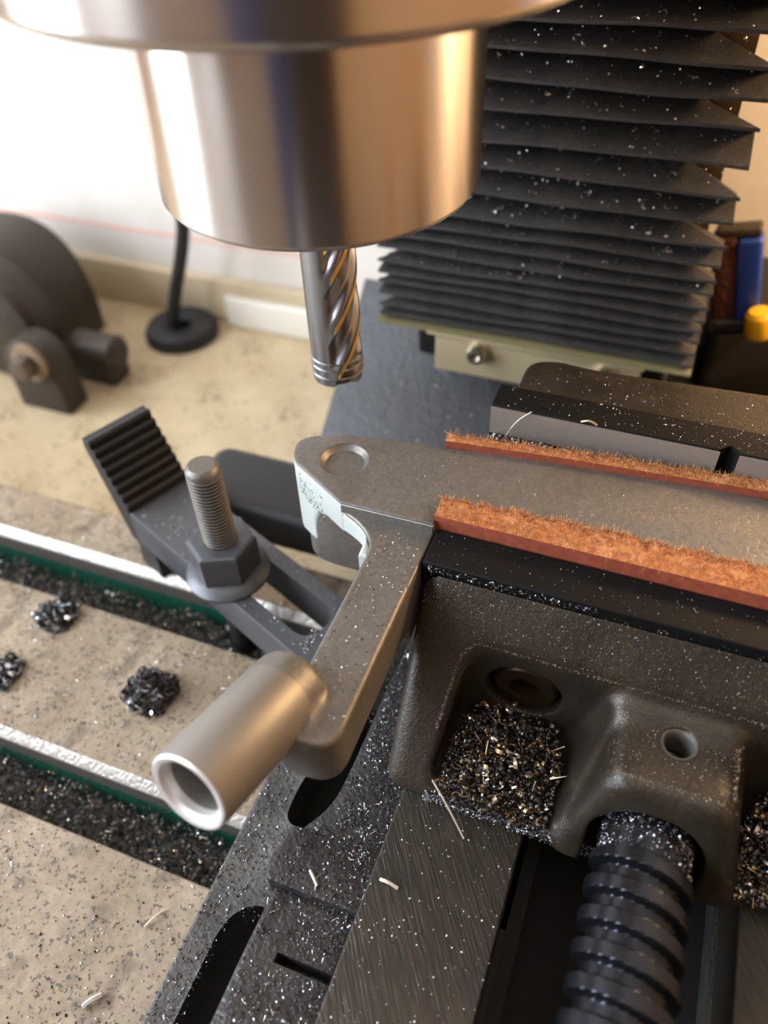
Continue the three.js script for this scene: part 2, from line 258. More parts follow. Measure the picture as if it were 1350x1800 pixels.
// ---------------------------------------------------------------- the room
{
  const X0 = -900, X1 = 900, Y0 = -950, Y1 = 1350, Z0 = -306, Z1 = 1400, T = 60;
  structure('wall_back', box(X0 - T, X1 + T, Y0, Y1, Z0 - T, Z0), M.wall);
  structure('wall_right', box(X1, X1 + T, Y0, Y1, Z0, Z1), M.tanWall);
  structure('wall_front', box(X0 - T, X1 + T, Y0, Y1, Z1, Z1 + T), M.brownWall);
  structure('floor', box(X0 - T, X1 + T, Y0 - T, Y0, Z0 - T, Z1 + T), M.floor);
  structure('ceiling', box(X0 - T, X1 + T, Y1, Y1 + T, Z0 - T, Z1 + T), M.ceiling);
  const holes = [{ z0: -40, z1: 480, y0: -330, y1: 900 }, { z0: 640, z1: 1260, y0: 60, y1: 900 }], [w, v] = holes;
  structure('wall_left', [box(X0 - T, X0, Y0, w.y0, Z0, w.z1 + 80), box(X0 - T, X0, w.y1, Y1, Z0, w.z1 + 80), box(X0 - T, X0, w.y0, w.y1, Z0, w.z0), box(X0 - T, X0, w.y0, w.y1, w.z1, w.z1 + 80),
    box(X0 - T, X0, Y0, v.y0, w.z1 + 80, Z1), box(X0 - T, X0, v.y1, Y1, w.z1 + 80, Z1), box(X0 - T, X0, v.y0, v.y1, w.z1 + 80, v.z0), box(X0 - T, X0, v.y0, v.y1, v.z1, Z1)], M.paleWall);
  holes.forEach((h, i) => {  // both glazed openings are added, unseen, to light lever and steel
    const win = thing(`window_${i + 1}`, i ? 'second bright glazed opening added further along the left wall, unseen' : 'bright white glazed opening added to the left wall, unseen', 'window', [X0 - 30, h.y0, (h.z0 + h.z1) / 2]); delete win.userData.category; win.userData.kind = 'structure';
    part(win, 'added_window_frame', [box(X0 - 50, X0 - 5, h.y0, h.y0 + 30, h.z0, h.z1), box(X0 - 50, X0 - 5, h.y1 - 30, h.y1, h.z0, h.z1), box(X0 - 50, X0 - 5, h.y0, h.y1, h.z0, h.z0 + 30), box(X0 - 50, X0 - 5, h.y0, h.y1, h.z1 - 30, h.z1)], M.windowFrame);
    part(win, 'pane', box(X0 - 40, X0 - 34, h.y0 + 30, h.y1 - 30, h.z0 + 30, h.z1 - 30), M.glass);
    const wl = new THREE.RectAreaLight(0xe6f0ff, ADDED_WINDOW_LIGHT, (h.z1 - h.z0 - 60) * S, (h.y1 - h.y0 - 60) * S);
    wl.name = 'added_window_light'; wl.position.set((X0 - 30) * S, (h.y0 + h.y1) / 2 * S, (h.z0 + h.z1) / 2 * S); wl.lookAt(0, (h.y0 + h.y1) / 2 * S, (h.z0 + h.z1) / 2 * S); scene.add(wl);
  });
  // added ceiling panel for general light, out of view
  const cl = thing('added_ceiling_lamp', 'square warm ceiling light panel added above the bench, unseen', 'lamp', [250, Y1 - 40, 350]);
  part(cl, 'housing', box(-50, 550, Y1 - 40, Y1, 50, 650, 8), M.windowFrame); part(cl, 'diffuser', box(-30, 530, Y1 - 48, Y1 - 40, 70, 630), M.panelGlow);
  const al = new THREE.RectAreaLight(0xfff0e0, ADDED_CEILING_LIGHT, 0.56, 0.56); al.name = 'added_ceiling_light'; al.position.set(0.25, (Y1 - 52) * S, 0.35); al.lookAt(0.25, 0, 0.35); scene.add(al);
  // added bulb on an arm, out of view right of the machine
  const bl = thing('added_wall_lamp', 'warm bulb in a small wall lamp added right of the machine, unseen', 'lamp', [140, 40, -306]);
  part(bl, 'arm', new THREE.TubeGeometry(new THREE.CatmullRomCurve3([new THREE.Vector3(140, 40, -306), new THREE.Vector3(140, 44, -285), new THREE.Vector3(140, 30, -232)]), 16, 3, 12), M.machinePaint);
  part(bl, 'socket', cyl(9, 9, 18).translate(140, 20, -232), M.machinePaint);
  part(bl, 'bulb', new THREE.SphereGeometry(14, 24, 16).translate(140, -2, -232), M.bulb);
  const pl = new THREE.PointLight(0xffd6a2, ADDED_BULB, 0, 2); pl.name = 'added_bulb_light'; pl.position.set(0.14, -0.002, -0.232); pl.shadow.radius = 1; scene.add(pl);
  for (const l of [pl]) l.castShadow = true;
  // furniture added out of view, only for the spindle to reflect
  const cab = thing('added_cabinet', 'dark blue cabinet added behind the viewer for the spindle to reflect', 'cabinet', [60, Y0, 1150]);
  part(cab, 'body', box(-70, 190, Y0, 500, 1080, 1395, 6), M.addedBlue); for (let i = 0; i < 6; i++) part(cab, 'drawer', box(-60, 180, -930 + i * 230, -720 + i * 230, 1066, 1080, 3), M.addedBlue);
  const cup = thing('added_cupboard', 'tall dark wooden unit added behind the viewer for the spindle to reflect', 'added_cupboard', [500, Y0, 900]);
  part(cup, 'body', box(230, 780, Y0, 800, 1000, 1390, 4), M.addedDarkWood); for (const x of [240, 510]) part(cup, 'door', box(x, x + 260, Y0 + 20, 780, 984, 1000, 3), M.addedDarkWood);
  // bench
  const be = thing('workbench', 'wooden workbench top under the milling machine', 'workbench', [0, Y0, -50]);
  part(be, 'top', box(-650, 500, -250, -221, -303, 130, 3), M.bench); for (const [x, z] of [[-620, -270], [470, -270], [-620, 100], [470, 100]]) part(be, 'leg', box(x - 25, x + 25, Y0, -250, z - 25, z + 25, 3), M.bench);
}
const tray = thing('chip_tray', 'tan dirty chip tray under the mill with a raised back lip', 'tray', [-100, -221, -100]);
part(tray, 'pan', box(-520, 300, -221, -215, -303, 90), M.tray);
part(tray, 'back_lip', box(-520, -110, -215, -192, -305.6, -301, 1.5), M.lip);
part(tray, 'lip_fold', box(-205, -112, -215, -199, -301, -297, 1.5), M.whiteLip);
{ const p = thing('wall_line', 'faint pink pencil line low on the white wall', 'line', [-270, -175, -306]); part(p, 'line', profileX([[-306, -176.2], [-306, -174.6], [-305.7, -174.6], [-305.7, -176.2]], -520, -140), M.pinkLine); p.rotation.z = 0.0; }

// ---------------------------------------------------------------- milling table with two T-slots
const slots = [[-113.3, -97.6], [-57.2, -43], [-1, 13.5]];
{
  const t = thing('milling_table', 'oily tan cast iron milling table with T-slots full of chips', 'machine table', [-50, -206, -60]);
  const edges = [-131, ...slots.flat(), 60], yb = -194;
  for (let i = 0; i < edges.length; i += 2) {
    const z0 = edges[i], z1 = edges[i + 1], c = 2.0, k = i ? 0.3 : 1;
    part(t, 'table_strip', profileX([[z0, yb], [z0, -172 - k], [z0 + k, -172], [z1 - c, -172], [z1 - c, -174], [z1 - 0.4, -176], [z1 - 0.4, yb]], -420, 260), M.table);
    if (i + 2 < edges.length) {
      part(t, 'slot_edge', profileX([[z1 - c - 0.01, -171.97], [z1 - 0.25, -174.0], [z1, -174.4], [z1, -175], [z1 - c, -175]], -420, 260), M.tableEdge);
      part(t, 'slot_wall', box(-420, 260, -180, -175, z1 - 0.6, z1 - 0.02), M.slotSteel);
      part(t, 'slot_paint', box(-420, 260, -194, -180, z1 - 0.6, z1 + 0.02), M.greenPaint);
    }
  }
  part(t, 'table_bed', box(-420, 260, -206, -193.5, -131, 60, 2), M.slotSteel);
  const sd = thing('machine_saddle', 'dark saddle and base under the milling table', 'machine base', [-40, -215, -50]);
  part(sd, 'saddle', box(-110, 60, -215, -206, -120, 55, 2), M.machinePaint);
}

// ---------------------------------------------------------------- vise
const RAIL = -146, FL = -160;
const vise = thing('milling_vise', 'dark cast iron machine vise clamping the grey lever', 'vise', [16, -172, -90]);
{
  // flange of the base, over a near-black floor that paints the shade
  const rim = plan([[-57.3, 55, 3], [-57.3, -170, 6], [90, -170, 6], [90, 55, 3]], -172, FL, 0.8, [
    [[-52.6, 50, 3], [-52.6, -36.5, 5], [-47.5, -42, 5], [-30, -40], [-30, 50]],
    [[-50.2, -56, 4], [-50.6, -64, 5], [-49.4, -73, 6], [-45, -88, 5], [-30, -90], [-30, -56]],
    [[-2.3, 50, 2], [-2.3, -155, 2], [34.8, -155, 2], [34.8, 50, 2]], [[60, 50, 3], [60, -40, 4], [84, -40, 5], [84, 50, 3]]]);
  part(vise, 'base_flange', rim, M.dirtyCast);
  part(vise, 'base_floor', box(-53, 86, -171.9, -170.5, -165, 50), M.gapShade);
  // stepped block beside the left rail: concave web, pad, outer step with a slit
  const web = plan([[-26, -50], [-26, -160], [-34, -160], [-38.4, -95, 20], [-38.4, -69, 16], [-39, -60, 6], [-42.5, -54]], -170, -151, 0.3);
  part(vise, 'base_web', web, M.stepCast);
  const pad = plan([[-26.2, -42.5], [-26.2, -54], [-44.5, -53.6, 1.5], [-45.8, -46, 2], [-44.8, -42.5, 1]], -170, -149.6, 0.7);
  part(vise, 'base_pad', pad, M.stepCast);
  let step = plan([[-26.2, 52], [-26.2, -42.8], [-43.2, -42.8, 1], [-43.6, -30, 4], [-43.6, 52]], -170, -151.4, 1.2);
  step = csg(step, SUBTRACTION, box(-37.6, -20, -158, -140, -32.6, -30.9));
  part(vise, 'base_step', step, M.stepCast);
  // ways
  part(vise, 'rail', box(-26.2, -2.5, -170, RAIL, -160, 55, 0.5), M.rail);
  part(vise, 'rail', box(35, 59, -170, RAIL, -160, 55, 0.5), M.rail);
  part(vise, 'gap_strip', box(-2.6, 1.2, -170, -160, -160, 55), M.gapShade);  // strip coloured as the shade between rail and screw
  // movable jaw
  const X0 = -30.6, X1 = 63;
  const jawField = (x, y, z) => {
    let d = smax((y + 108.5) * 0.58 + (z + 91.0) * 0.813, y + 108.4, 1.2);
    d = smax(d, z + 65.2, 1.5); d = smax(d, smax(X0 - x, x - X1, 1), 4.5);
    const pocket = (x0, x1) => smax(smax(-(z + 83.4), -(y + 143.2), 4), smax(x0 - x, x - x1, 1), 4);
    const yy = clamp((y + 122) / -21, -0.2, 1);
    d = smax(d, -pocket(lerp(-19.2, -21.8, yy), lerp(8.2, 2.6, yy)), 1.5);
    d = smax(d, -pocket(lerp(26.6, 32.2, yy), lerp(52, 54.6, yy)), 1.5);
    d = smax(d, -smax(smax(-(z + 83.4), -(y + 122), 3), smax(5 - x, x - 30, 1), 3), 1.4);
    const xl = 8.4 + (y + 121.6) * 0.26, xr = 28.6 - (y + 121.6) * 0.2 * (z < -73 ? 1 : 1);
    let b = smax(y + 121.6, (z + 67.4) * 0.985 + (y + 121.6) * 0.16, 3.4); b = smax(b, smax((xl - x) * 0.96, (x - xr) * 0.96, 1), 4);
    b = smax(b, -(z + 85), 0.5);
    d = smin(d, b, 3.4);
    const cyl = (cx, cy, r, zz) => smax(Math.hypot(x - cx, y - cy) - r, -(z - zz), 0.4);
    d = smax(d, -cyl(-8.6, -129.4, 7.0, -88.5), 0.8); d = smax(d, -cyl(42.4, -129.4, 7.0, -88.5), 0.8);
    d = smax(d, -Math.max(Math.hypot(x - 17.3, Math.max(0, y + 137)) - 9.5, -(z + 73)), 0.8);
    d = smax(d, -Math.max(Math.hypot(x - 18.4, z + 77.6) - 2.6, -(y + 129)), 0.7);
    d = smax(d, -(z + 90.2), 0.3); return smax(d, -(y + 145.6), 0.6);
  };
  const mj = part(vise, 'movable_jaw', field(jawField, [-32, -147, -91.4], [64.4, -107.6, -62], 0.55), M.cast, { crease: 0 });
  part(mj, 'threaded_insert', lathe([[2.3, -6], [2.3, -0.5], [2.6, 0.0], [2.95, 0.1], [3.05, -0.2], [3.05, -6]], 32).translate(18.4, -121.7, -77.6), M.slotSteel, { label: 'worn bright rim of a threaded hole' });
  for (const x of [-8.6, 42]) {
    const b = part(mj, 'cap_screw', alongZ(lathe([[0, 0], [2.9, 0], [2.9, 3.2], [5.4, 3.2], [6.2, 2.4], [6.3, -2]], 36)).translate(x, -129.4, -87.5), M.bronzed);
  }
  part(vise, 'jaw_plate', box(X0 - 0.2, X1, -140, -108, -99, -90.2, 0.35), M.black, { label: 'black jaw plate of the movable jaw' });
  // fixed jaw
  const fj = part(vise, 'fixed_jaw', plan([[-25.6, -146, 4], [-25.6, -134], [X1, -134], [X1, -152, 3], [-12, -147.5, 4], [-20, -148.5, 3]], RAIL, -100.2, 0.8), M.cast, { label: 'grey fixed jaw casting behind the black plate' });
  let plate = box(-29, X1, -142, -99.6, -135.4, -128, 0.3);
  plate = csg(plate, SUBTRACTION, new THREE.CylinderGeometry(2.0, 2.0, 30, 4).translate(17.2, -112, -128));
  part(vise, 'jaw_plate', plate, M.black, { label: 'black jaw plate of the fixed jaw' });
  let face = box(-28.9, X1, -106.6, -100, -128.02, -127.7);
  face = csg(face, SUBTRACTION, new THREE.CylinderGeometry(2.0, 2.0, 30, 4).translate(17.2, -112, -128));
  part(vise, 'jaw_face', face, M.jawFace, { label: 'bare grey steel face of the fixed jaw plate' });
  part(vise, 'jaw_ledge', plan([[-28, -128], [-28, -124.6], [24, -127.9], [24, -128]], -140, -107.2), M.black);
  // screw
  part(vise, 'lead_screw', alongZ(thread(6.7, 8.4, 5.1, 100, 96, 0.42, 0.13, 26)).translate(17.3, -137, -61.5), M.screwBlack, { label: 'black coarse threaded vise screw' });
  part(vise, 'screw_collar', alongZ(lathe([[0, -22], [7.6, -22], [7.6, -2], [7.3, 0], [0, 0]], 48)).translate(17.3, -137, -60), M.screwBlack);
  // round lug at the back left of the base
  part(vise, 'base_lug', box(-121, -40, -171.9, -157, -159, -132.2, 6), M.blackOxide, { label: 'dark rounded block behind the clamp' });
}

// ---------------------------------------------------------------- leather pads
const fibreGeo = (() => { const pos = [], idx = []; const n = 4; for (let i = 0; i <= n; i++) { const t = i / n, x = 0.35 * t * t, y = t, w = 0.06 * (1 - t * 0.7); pos.push(x, y, -w, x, y, w); if (i < n) { const a = i * 2; idx.push(a, a + 1, a + 2, a + 1, a + 3, a + 2); } } const g = new THREE.BufferGeometry(); g.setAttribute('position', new THREE.Float32BufferAttribute(pos, 3)); g.setIndex(idx); g.computeVertexNormals(); return g; })();
function leatherPad(label, outl, y0, y1, frayed, group) {
  // outl: [x, zFront, zBack] stations
  const t = thing('leather_pad', label, 'leather strip', [outl[0][0], y0, outl[0][1]], group);
  const nx = 160, nz = 12, x0 = outl[0][0], x1 = outl[outl.length - 1][0], at = (x) => { let i = 0; while (i < outl.length - 2 && x > outl[i + 1][0]) i++; const f = (x - outl[i][0]) / (outl[i + 1][0] - outl[i][0]); return [lerp(outl[i][1], outl[i + 1][1], f), lerp(outl[i][2], outl[i + 1][2], f)]; };
  const top = (i, j) => { const x = lerp(x0, x1, i / nx), [zf, zb] = at(x), v = j / nz; const e = (fbm(i / nx, 0.3, 32, 3, 1) - 0.5) * frayed * 1.6; const z = lerp(zf, zb - e * smooth(0.5, 1, v), v); const y = y1 + (fbm(i / nx * 1.0, v * 0.12 + 0.1, 64, 2, 0) - 0.5) * 1.0 * smooth(0, 0.2, v) * Math.min(1, frayed) + 0.5 * frayed * smooth(0.1, 1, v) * (fbm(i / nx, v, 16, 2, 2) - 0.4); return [x, y, z]; };
  const pos = [], idx = [];
  for (let i = 0; i <= nx; i++) for (let j = 0; j <= nz; j++) pos.push(...top(i, j));
  for (let i = 0; i < nx; i++) for (let j = 0; j < nz; j++) { const a = i * (nz + 1) + j, b = a + nz + 1; idx.push(a, b, a + 1, b, b + 1, a + 1); }
  const g = new THREE.BufferGeometry(); g.setAttribute('position', new THREE.Float32BufferAttribute(pos, 3)); g.setIndex(idx); g.computeVertexNormals();
  // skirt down from the top rim
  const sp = [], si = []; const rim = []; for (let i = 0; i <= nx; i++) rim.push(top(i, 0)); for (let j = 0; j <= nz; j++) rim.push(top(nx, j)); for (let i = nx; i >= 0; i--) rim.push(top(i, nz)); for (let j = nz; j >= 0; j--) rim.push(top(0, j));
  rim.forEach((p, i) => { sp.push(...p, p[0], y0, p[2]); if (i < rim.length - 1) { const a = i * 2; si.push(a, a + 1, a + 2, a + 1, a + 3, a + 2); } });
  const sg = new THREE.BufferGeometry(); sg.setAttribute('position', new THREE.Float32BufferAttribute(sp, 3)); sg.setIndex(si); sg.computeVertexNormals();
  part(t, 'suede_top', g, M.leather, { crease: 1.2 }); part(t, 'smooth_side', sg, M.leatherSide, { crease: 0.9, label: 'smooth reddish cut side of the leather' });
  const n = frayed >= 1 ? 9000 : 5000, im = new THREE.InstancedMesh(fibreGeo, M.fibre, n); im.name = 'leather_fuzz'; im.userData.kind = 'stuff';
  const m = new THREE.Matrix4(), q = new THREE.Quaternion(), e = new THREE.Euler(), c = new THREE.Color(), base = BASE.get(t);
  for (let k = 0; k < n; k++) {
    const i = rnd() * nx, j = rnd() < 0.25 ? nz * rr(0.92, 1) : rnd() * nz; const p = top(Math.min(nx, i), Math.min(nz, j)); const l = rr(0.3, 1.15) * (j > nz * 0.9 ? 1.2 : 0.8);
    e.set(rr(-1.3, 1.3), rr(0, 6.28), rr(-1.3, 1.3)); q.setFromEuler(e);
    m.compose(new THREE.Vector3((p[0] - base[0]) * S, (p[1] - base[1] - 0.1) * S, (p[2] - base[2]) * S), q, new THREE.Vector3(l * S, l * S, l * S)); im.setMatrixAt(k, m);
    c.setRGB(...mixc([0.26, 0.105, 0.035], [0.66, 0.36, 0.16], rnd())); im.setColorAt(k, c);
  }
  im.castShadow = im.receiveShadow = true; t.add(im); return t;
}
leatherPad('wide fuzzy orange leather strip beside the black front jaw plate', [[-31.6, -99.1, -104.4], [-10, -99.1, -105.2], [20, -99.1, -105.6], [62, -99.1, -106]], -138, -105.0, 1.2);
leatherPad('narrow frayed orange leather strip at the back edge of the lever', [[-36, -119.6, -121.9], [-10, -122.1, -124.6], [24, -124.6, -127.5], [62, -125.6, -127.9]], -138, -104.4, 0.7);

// ---------------------------------------------------------------- the lever (workpiece)
const lever = thing('crank_lever', 'grey steel crank lever held flat in the vise with a tube grip', 'lever', [-36, -138, -100]);
{
  let bar = plan([[-50, -97.8], [-31.4, -98], [-31.4, -104.6], [-8, -105.4], [70, -106.1], [70, -125.4], [10.4, -124.2], [-17, -121.8], [-35.5, -119.5], [-46, -118.6], [-59, -116.3, 3], [-66.2, -112.5, 5.5], [-64.2, -106.2, 2]], -106.9, -106, 0.4);
  const barBody = plan([[-50, -97.75], [-31.4, -98], [-31.4, -104.6], [-8, -105.4], [70, -106.1], [70, -125.4], [10.4, -124.2], [-17, -121.8], [-35.5, -119.5], [-46, -118.6], [-59, -116.3, 3], [-66.25, -112.5, 5.5], [-64.25, -106.15, 2]], -114, -106.8, 0.1);
  part(lever, 'bar_side', csg(barBody, SUBTRACTION, lathe([[0, 0], [5.2, 0], [5.2, 6], [0, 6]], 40).translate(-54.0, -110, -109.3)), M.leverLit, { crease: 0.6 });  // side faces take the lit copy, left light in the colour
  bar = csg(bar, SUBTRACTION, lathe([[0, 0], [4.95, 0], [5.0, 3], [0, 3]], 56).translate(-54.0, -108.5, -109.3));
  part(lever, 'bar', bar, M.leverPitted, { crease: 0.6 });
  // arm: one block with the rounded end that flows into the start of the tube
  const D = new THREE.Vector3(Math.sin(-9 * Math.PI / 180) * Math.cos(14 * Math.PI / 180), Math.sin(14 * Math.PI / 180), Math.cos(9 * Math.PI / 180) * Math.cos(14 * Math.PI / 180)).normalize();
  const R = 6.75, L = 26.5, end = new THREE.Vector3(-46.6, -104.6, -36.2), start = end.clone().addScaledVector(D, -L);
  const rootPlan = polyDistance([[-50.2, -98.2, 1], [-45, -95.8, 3], [-41.3, -91.8, 3], [-41.3, -84], [-31.2, -84], [-31.2, -104], [-50.2, -104]]);
  // hollow under the plate, square to its slanted face
  const undercut = (x, y, z) => x > -41.4 ? 9 : smax(-10 - ((x + 50.25) * 0.84 + (z + 98.1) * 0.54), y + 114.6, 8);
  const armField = (x, y, z) => {
    const right = x + 31.2, front = z + 50.4; let d = smax(right, front, 5); d = smax(d, -(y + 124.5), 7); d = smax(d, y + 108.6, 1.2); d = smax(d, -(x + 41.3), 0.8);
    if (z < -84) d = Math.min(d, smax(smax(rootPlan(x, z), y + 108.6, 0.6), smax(-(y + 124.5), -undercut(x, y, z), 1), 0.6));
    const px = x - start.x, py = y - start.y, pz = z - start.z, t = px * D.x + py * D.y + pz * D.z, q = Math.sqrt(Math.max(0, px * px + py * py + pz * pz - t * t));
    const stub = smax(smax(q - R + 0.02, t - 6.5, 0.2), -t, 2.5);
    d = smin(d, stub, 1.8 * smooth(0.5, 4, t) + 0.2);
     return t > 6.2 ? Math.max(d, 5.2 - q) : d;
  };
  const nosePlan = polyDistance([[-64.35, -106.25, 2], [-50.25, -98.0, 0.5], [-45, -95.6, 3], [-41.1, -91.4, 3], [-41.1, -89], [-43, -89], [-44, -112], [-60, -116.5, 2], [-66.35, -112.6, 5.5]]);
  const noseField = (x, y, z) => smax(smax(nosePlan(x, z), Math.max(y + 109.2, -(y + 126)), 0.8), -undercut(x, y, z), 1.2);
  part(lever, 'arm', field(armField, [-56, -126, -105.5], [-30, -100, -40], 0.42), M.lever, { crease: 0 });
  part(lever, 'step_face', box(-49.9, -31.4, -108.7, -106.9, -98.2, -97.6), M.lever);
  part(lever, 'nose', field(noseField, [-67.5, -127, -117.5], [-40, -108, -88], 0.36), M.leverLit, { crease: 0, label: 'pale end of the lever, light from the left painted into its colour' });
  part(lever, 'lower_block', plan([[-61, -103.9, 2.5], [-57, -103, 3], [-36, -102.8], [-32, -106], [-32, -116], [-58, -116, 4], [-65.2, -110.8, 4]], -133, -112, 1.8), M.lever, { crease: 0.6 });
  part(lever, 'pin', lathe([[0, -1.1], [3.4, -1.25], [4.0, -1.15], [4.7, -0.5], [4.97, -0.12], [5.1, -0.1], [5.1, -4], [0, -4]], 48).translate(-54.0, -106, -109.3), M.lever, { label: 'round pin head sunk in the lever' });
  // tube grip
  const q = new THREE.Quaternion().setFromUnitVectors(new THREE.Vector3(0, 1, 0), D);
  const put = (g) => g.applyQuaternion(q).translate(start.x, start.y, start.z);
  part(lever, 'tube_grip', put(lathe([[0, 1.2], [5, 1.2], [6.3, 3], [R, 5.5], [R, L - 0.5], [R - 0.2, L - 0.1]], 72)), M.tube, { crease: 0.5 });
  const tg = lever.children[lever.children.length - 1];
  part(tg, 'rim', put(lathe([[R - 0.2, L - 0.1], [R - 0.5, L + 0.1], [5.5, L - 0.1], [4.9, L - 0.8], [4.75, L - 2]], 72)), M.shinyRim, { label: 'bright chamfered rim of the tube' });
  part(tg, 'bore', put(lathe([[4.75, L - 2], [4.7, L - 16], [0, L - 16]], 56)), M.tube);
  part(tg, 'dimple', put(lathe([[0.0, -0.05], [0.55, 0.0], [0.85, 0.1], [1.05, 0.0]], 16).rotateX(Math.PI / 2).rotateY(-0.9).translate(-R * Math.sin(0.9) * 0.985, L - 13, R * 0 + R * Math.cos(0.9) * 0.0)), M.lever);
}

// ---------------------------------------------------------------- strap clamp, stud, nut, step block
{
  const ux = 0.918, uz = 0.396, B = [-121.6, -114.2]; // u runs from tail to tip; the strap's other side lies towards (0.396, -0.918)
  const put = (g) => g.rotateY(-Math.atan2(uz, ux)).translate(B[0], 0, B[1]); // local x = along the strap, local z = across (negative = away)
  const cl = thing('strap_clamp', 'dark steel strap clamp with a serrated tail left of the vise', 'clamp', [-90, -160, -104]);
  const W = 19;
  // tail wedge with its saw teeth
  const tooth = []; const n = 8; for (let i = 0; i < n; i++) { const t0 = i / n, t1 = (i + 1) / n; const p = (t) => [lerp(0, -12, t), lerp(-148, -130, t)]; const a = p(t0), b = p(t0 + 0.62 * (t1 - t0)), c = p(t1); tooth.push([a[0], a[1]], [b[0] + 1.15, b[1] + 0.55], [c[0] + 0.9, c[1] + 0.3], [c[0], c[1]]); }
  tooth.reverse();
  const side = extrude(outline([[0.5, -160], [0, -148], ...tooth.slice().reverse(), [-13.8, -130], [-14.4, -132.5], [-3.5, -160]]), W, 0.25).translate(0, 0, -W);
  part(cl, 'serrated_tail', put(side), M.blackOxide, { crease: 0.3 });
  let bar = extrude(outline([[0, 0], [77, 0], [77, W - 3, 3], [74, W, 3], [0, W]]), 11.6, 0.5);
  const slotS = outline([[29, W / 2 - 5.2, 5.2], [66, W / 2 - 5.2, 5.2], [66, W / 2 + 5.2, 5.2], [29, W / 2 + 5.2, 5.2]]);
  bar = csg(bar, SUBTRACTION, extrude(slotS, 30).translate(0, 0, -8));
  part(cl, 'strap', put(bar.rotateX(-Math.PI / 2).translate(0, -159.8, 0)), M.strapSteel, { crease: 0.45 });
  const sb = thing('step_block', 'small dark step block under the tail of the clamp', 'step block', [-118, -172, -118]);
  const st = []; for (let i = 0; i < 6; i++) st.push([-16 + i * 4, -172 + 11.5 - i * 0.2], [-13 + i * 4, -172 + 11.5 - i * 0.2], [-12.6 + i * 4, -172 + 10]);
  part(sb, 'block', put(extrude(outline([[-16, -172], ...st.slice(3), [7, -172]].map(([a, b]) => [a * 0.45 + 2, b])), W - 2, 0.2).translate(0, 0, -W + 1)), M.blackOxide, { crease: 0.3 });
  const sx = -86.3, sz = -105;
  const stud = thing('clamp_stud', 'threaded steel stud standing through the clamp and nut', 'stud', [sx, -178, sz]);
  part(stud, 'shank', cyl(3.7, 3.7, 62, 32).translate(sx, -147, sz), M.blackOxide);
  part(stud, 'thread', thread(3.45, 3.95, 1.0, 24, 32, 0.3, 0.25, 10).translate(sx, -138.6, sz), M.slotSteel);
  part(stud, 'top', lathe([[0, 1.7], [2.9, 1.7], [3.5, 1.2], [3.9, 0.4], [3.9, 0]], 32).translate(sx, -114.7, sz), M.slotSteel);
  const nut = thing('flange_nut', 'dark flanged hex nut tightened on the clamp', 'nut', [sx, -148.2, sz]);
  let hx = hexagon(14.6, 10, 0.9).rotateY(0.42);
  hx = csg(hx, SUBTRACTION, cyl(4.05, 4.05, 60, 32));
  part(nut, 'hex', hx.translate(sx, -146.2, sz), M.strapSteel, { crease: 0.3 });
  part(nut, 'flange', lathe([[4.05, 0], [10.2, 0], [10.3, 0.8], [9.4, 1.8], [7.6, 2.9], [4.05, 2.9]], 48).translate(sx, -148.2, sz), M.strapSteel);
}

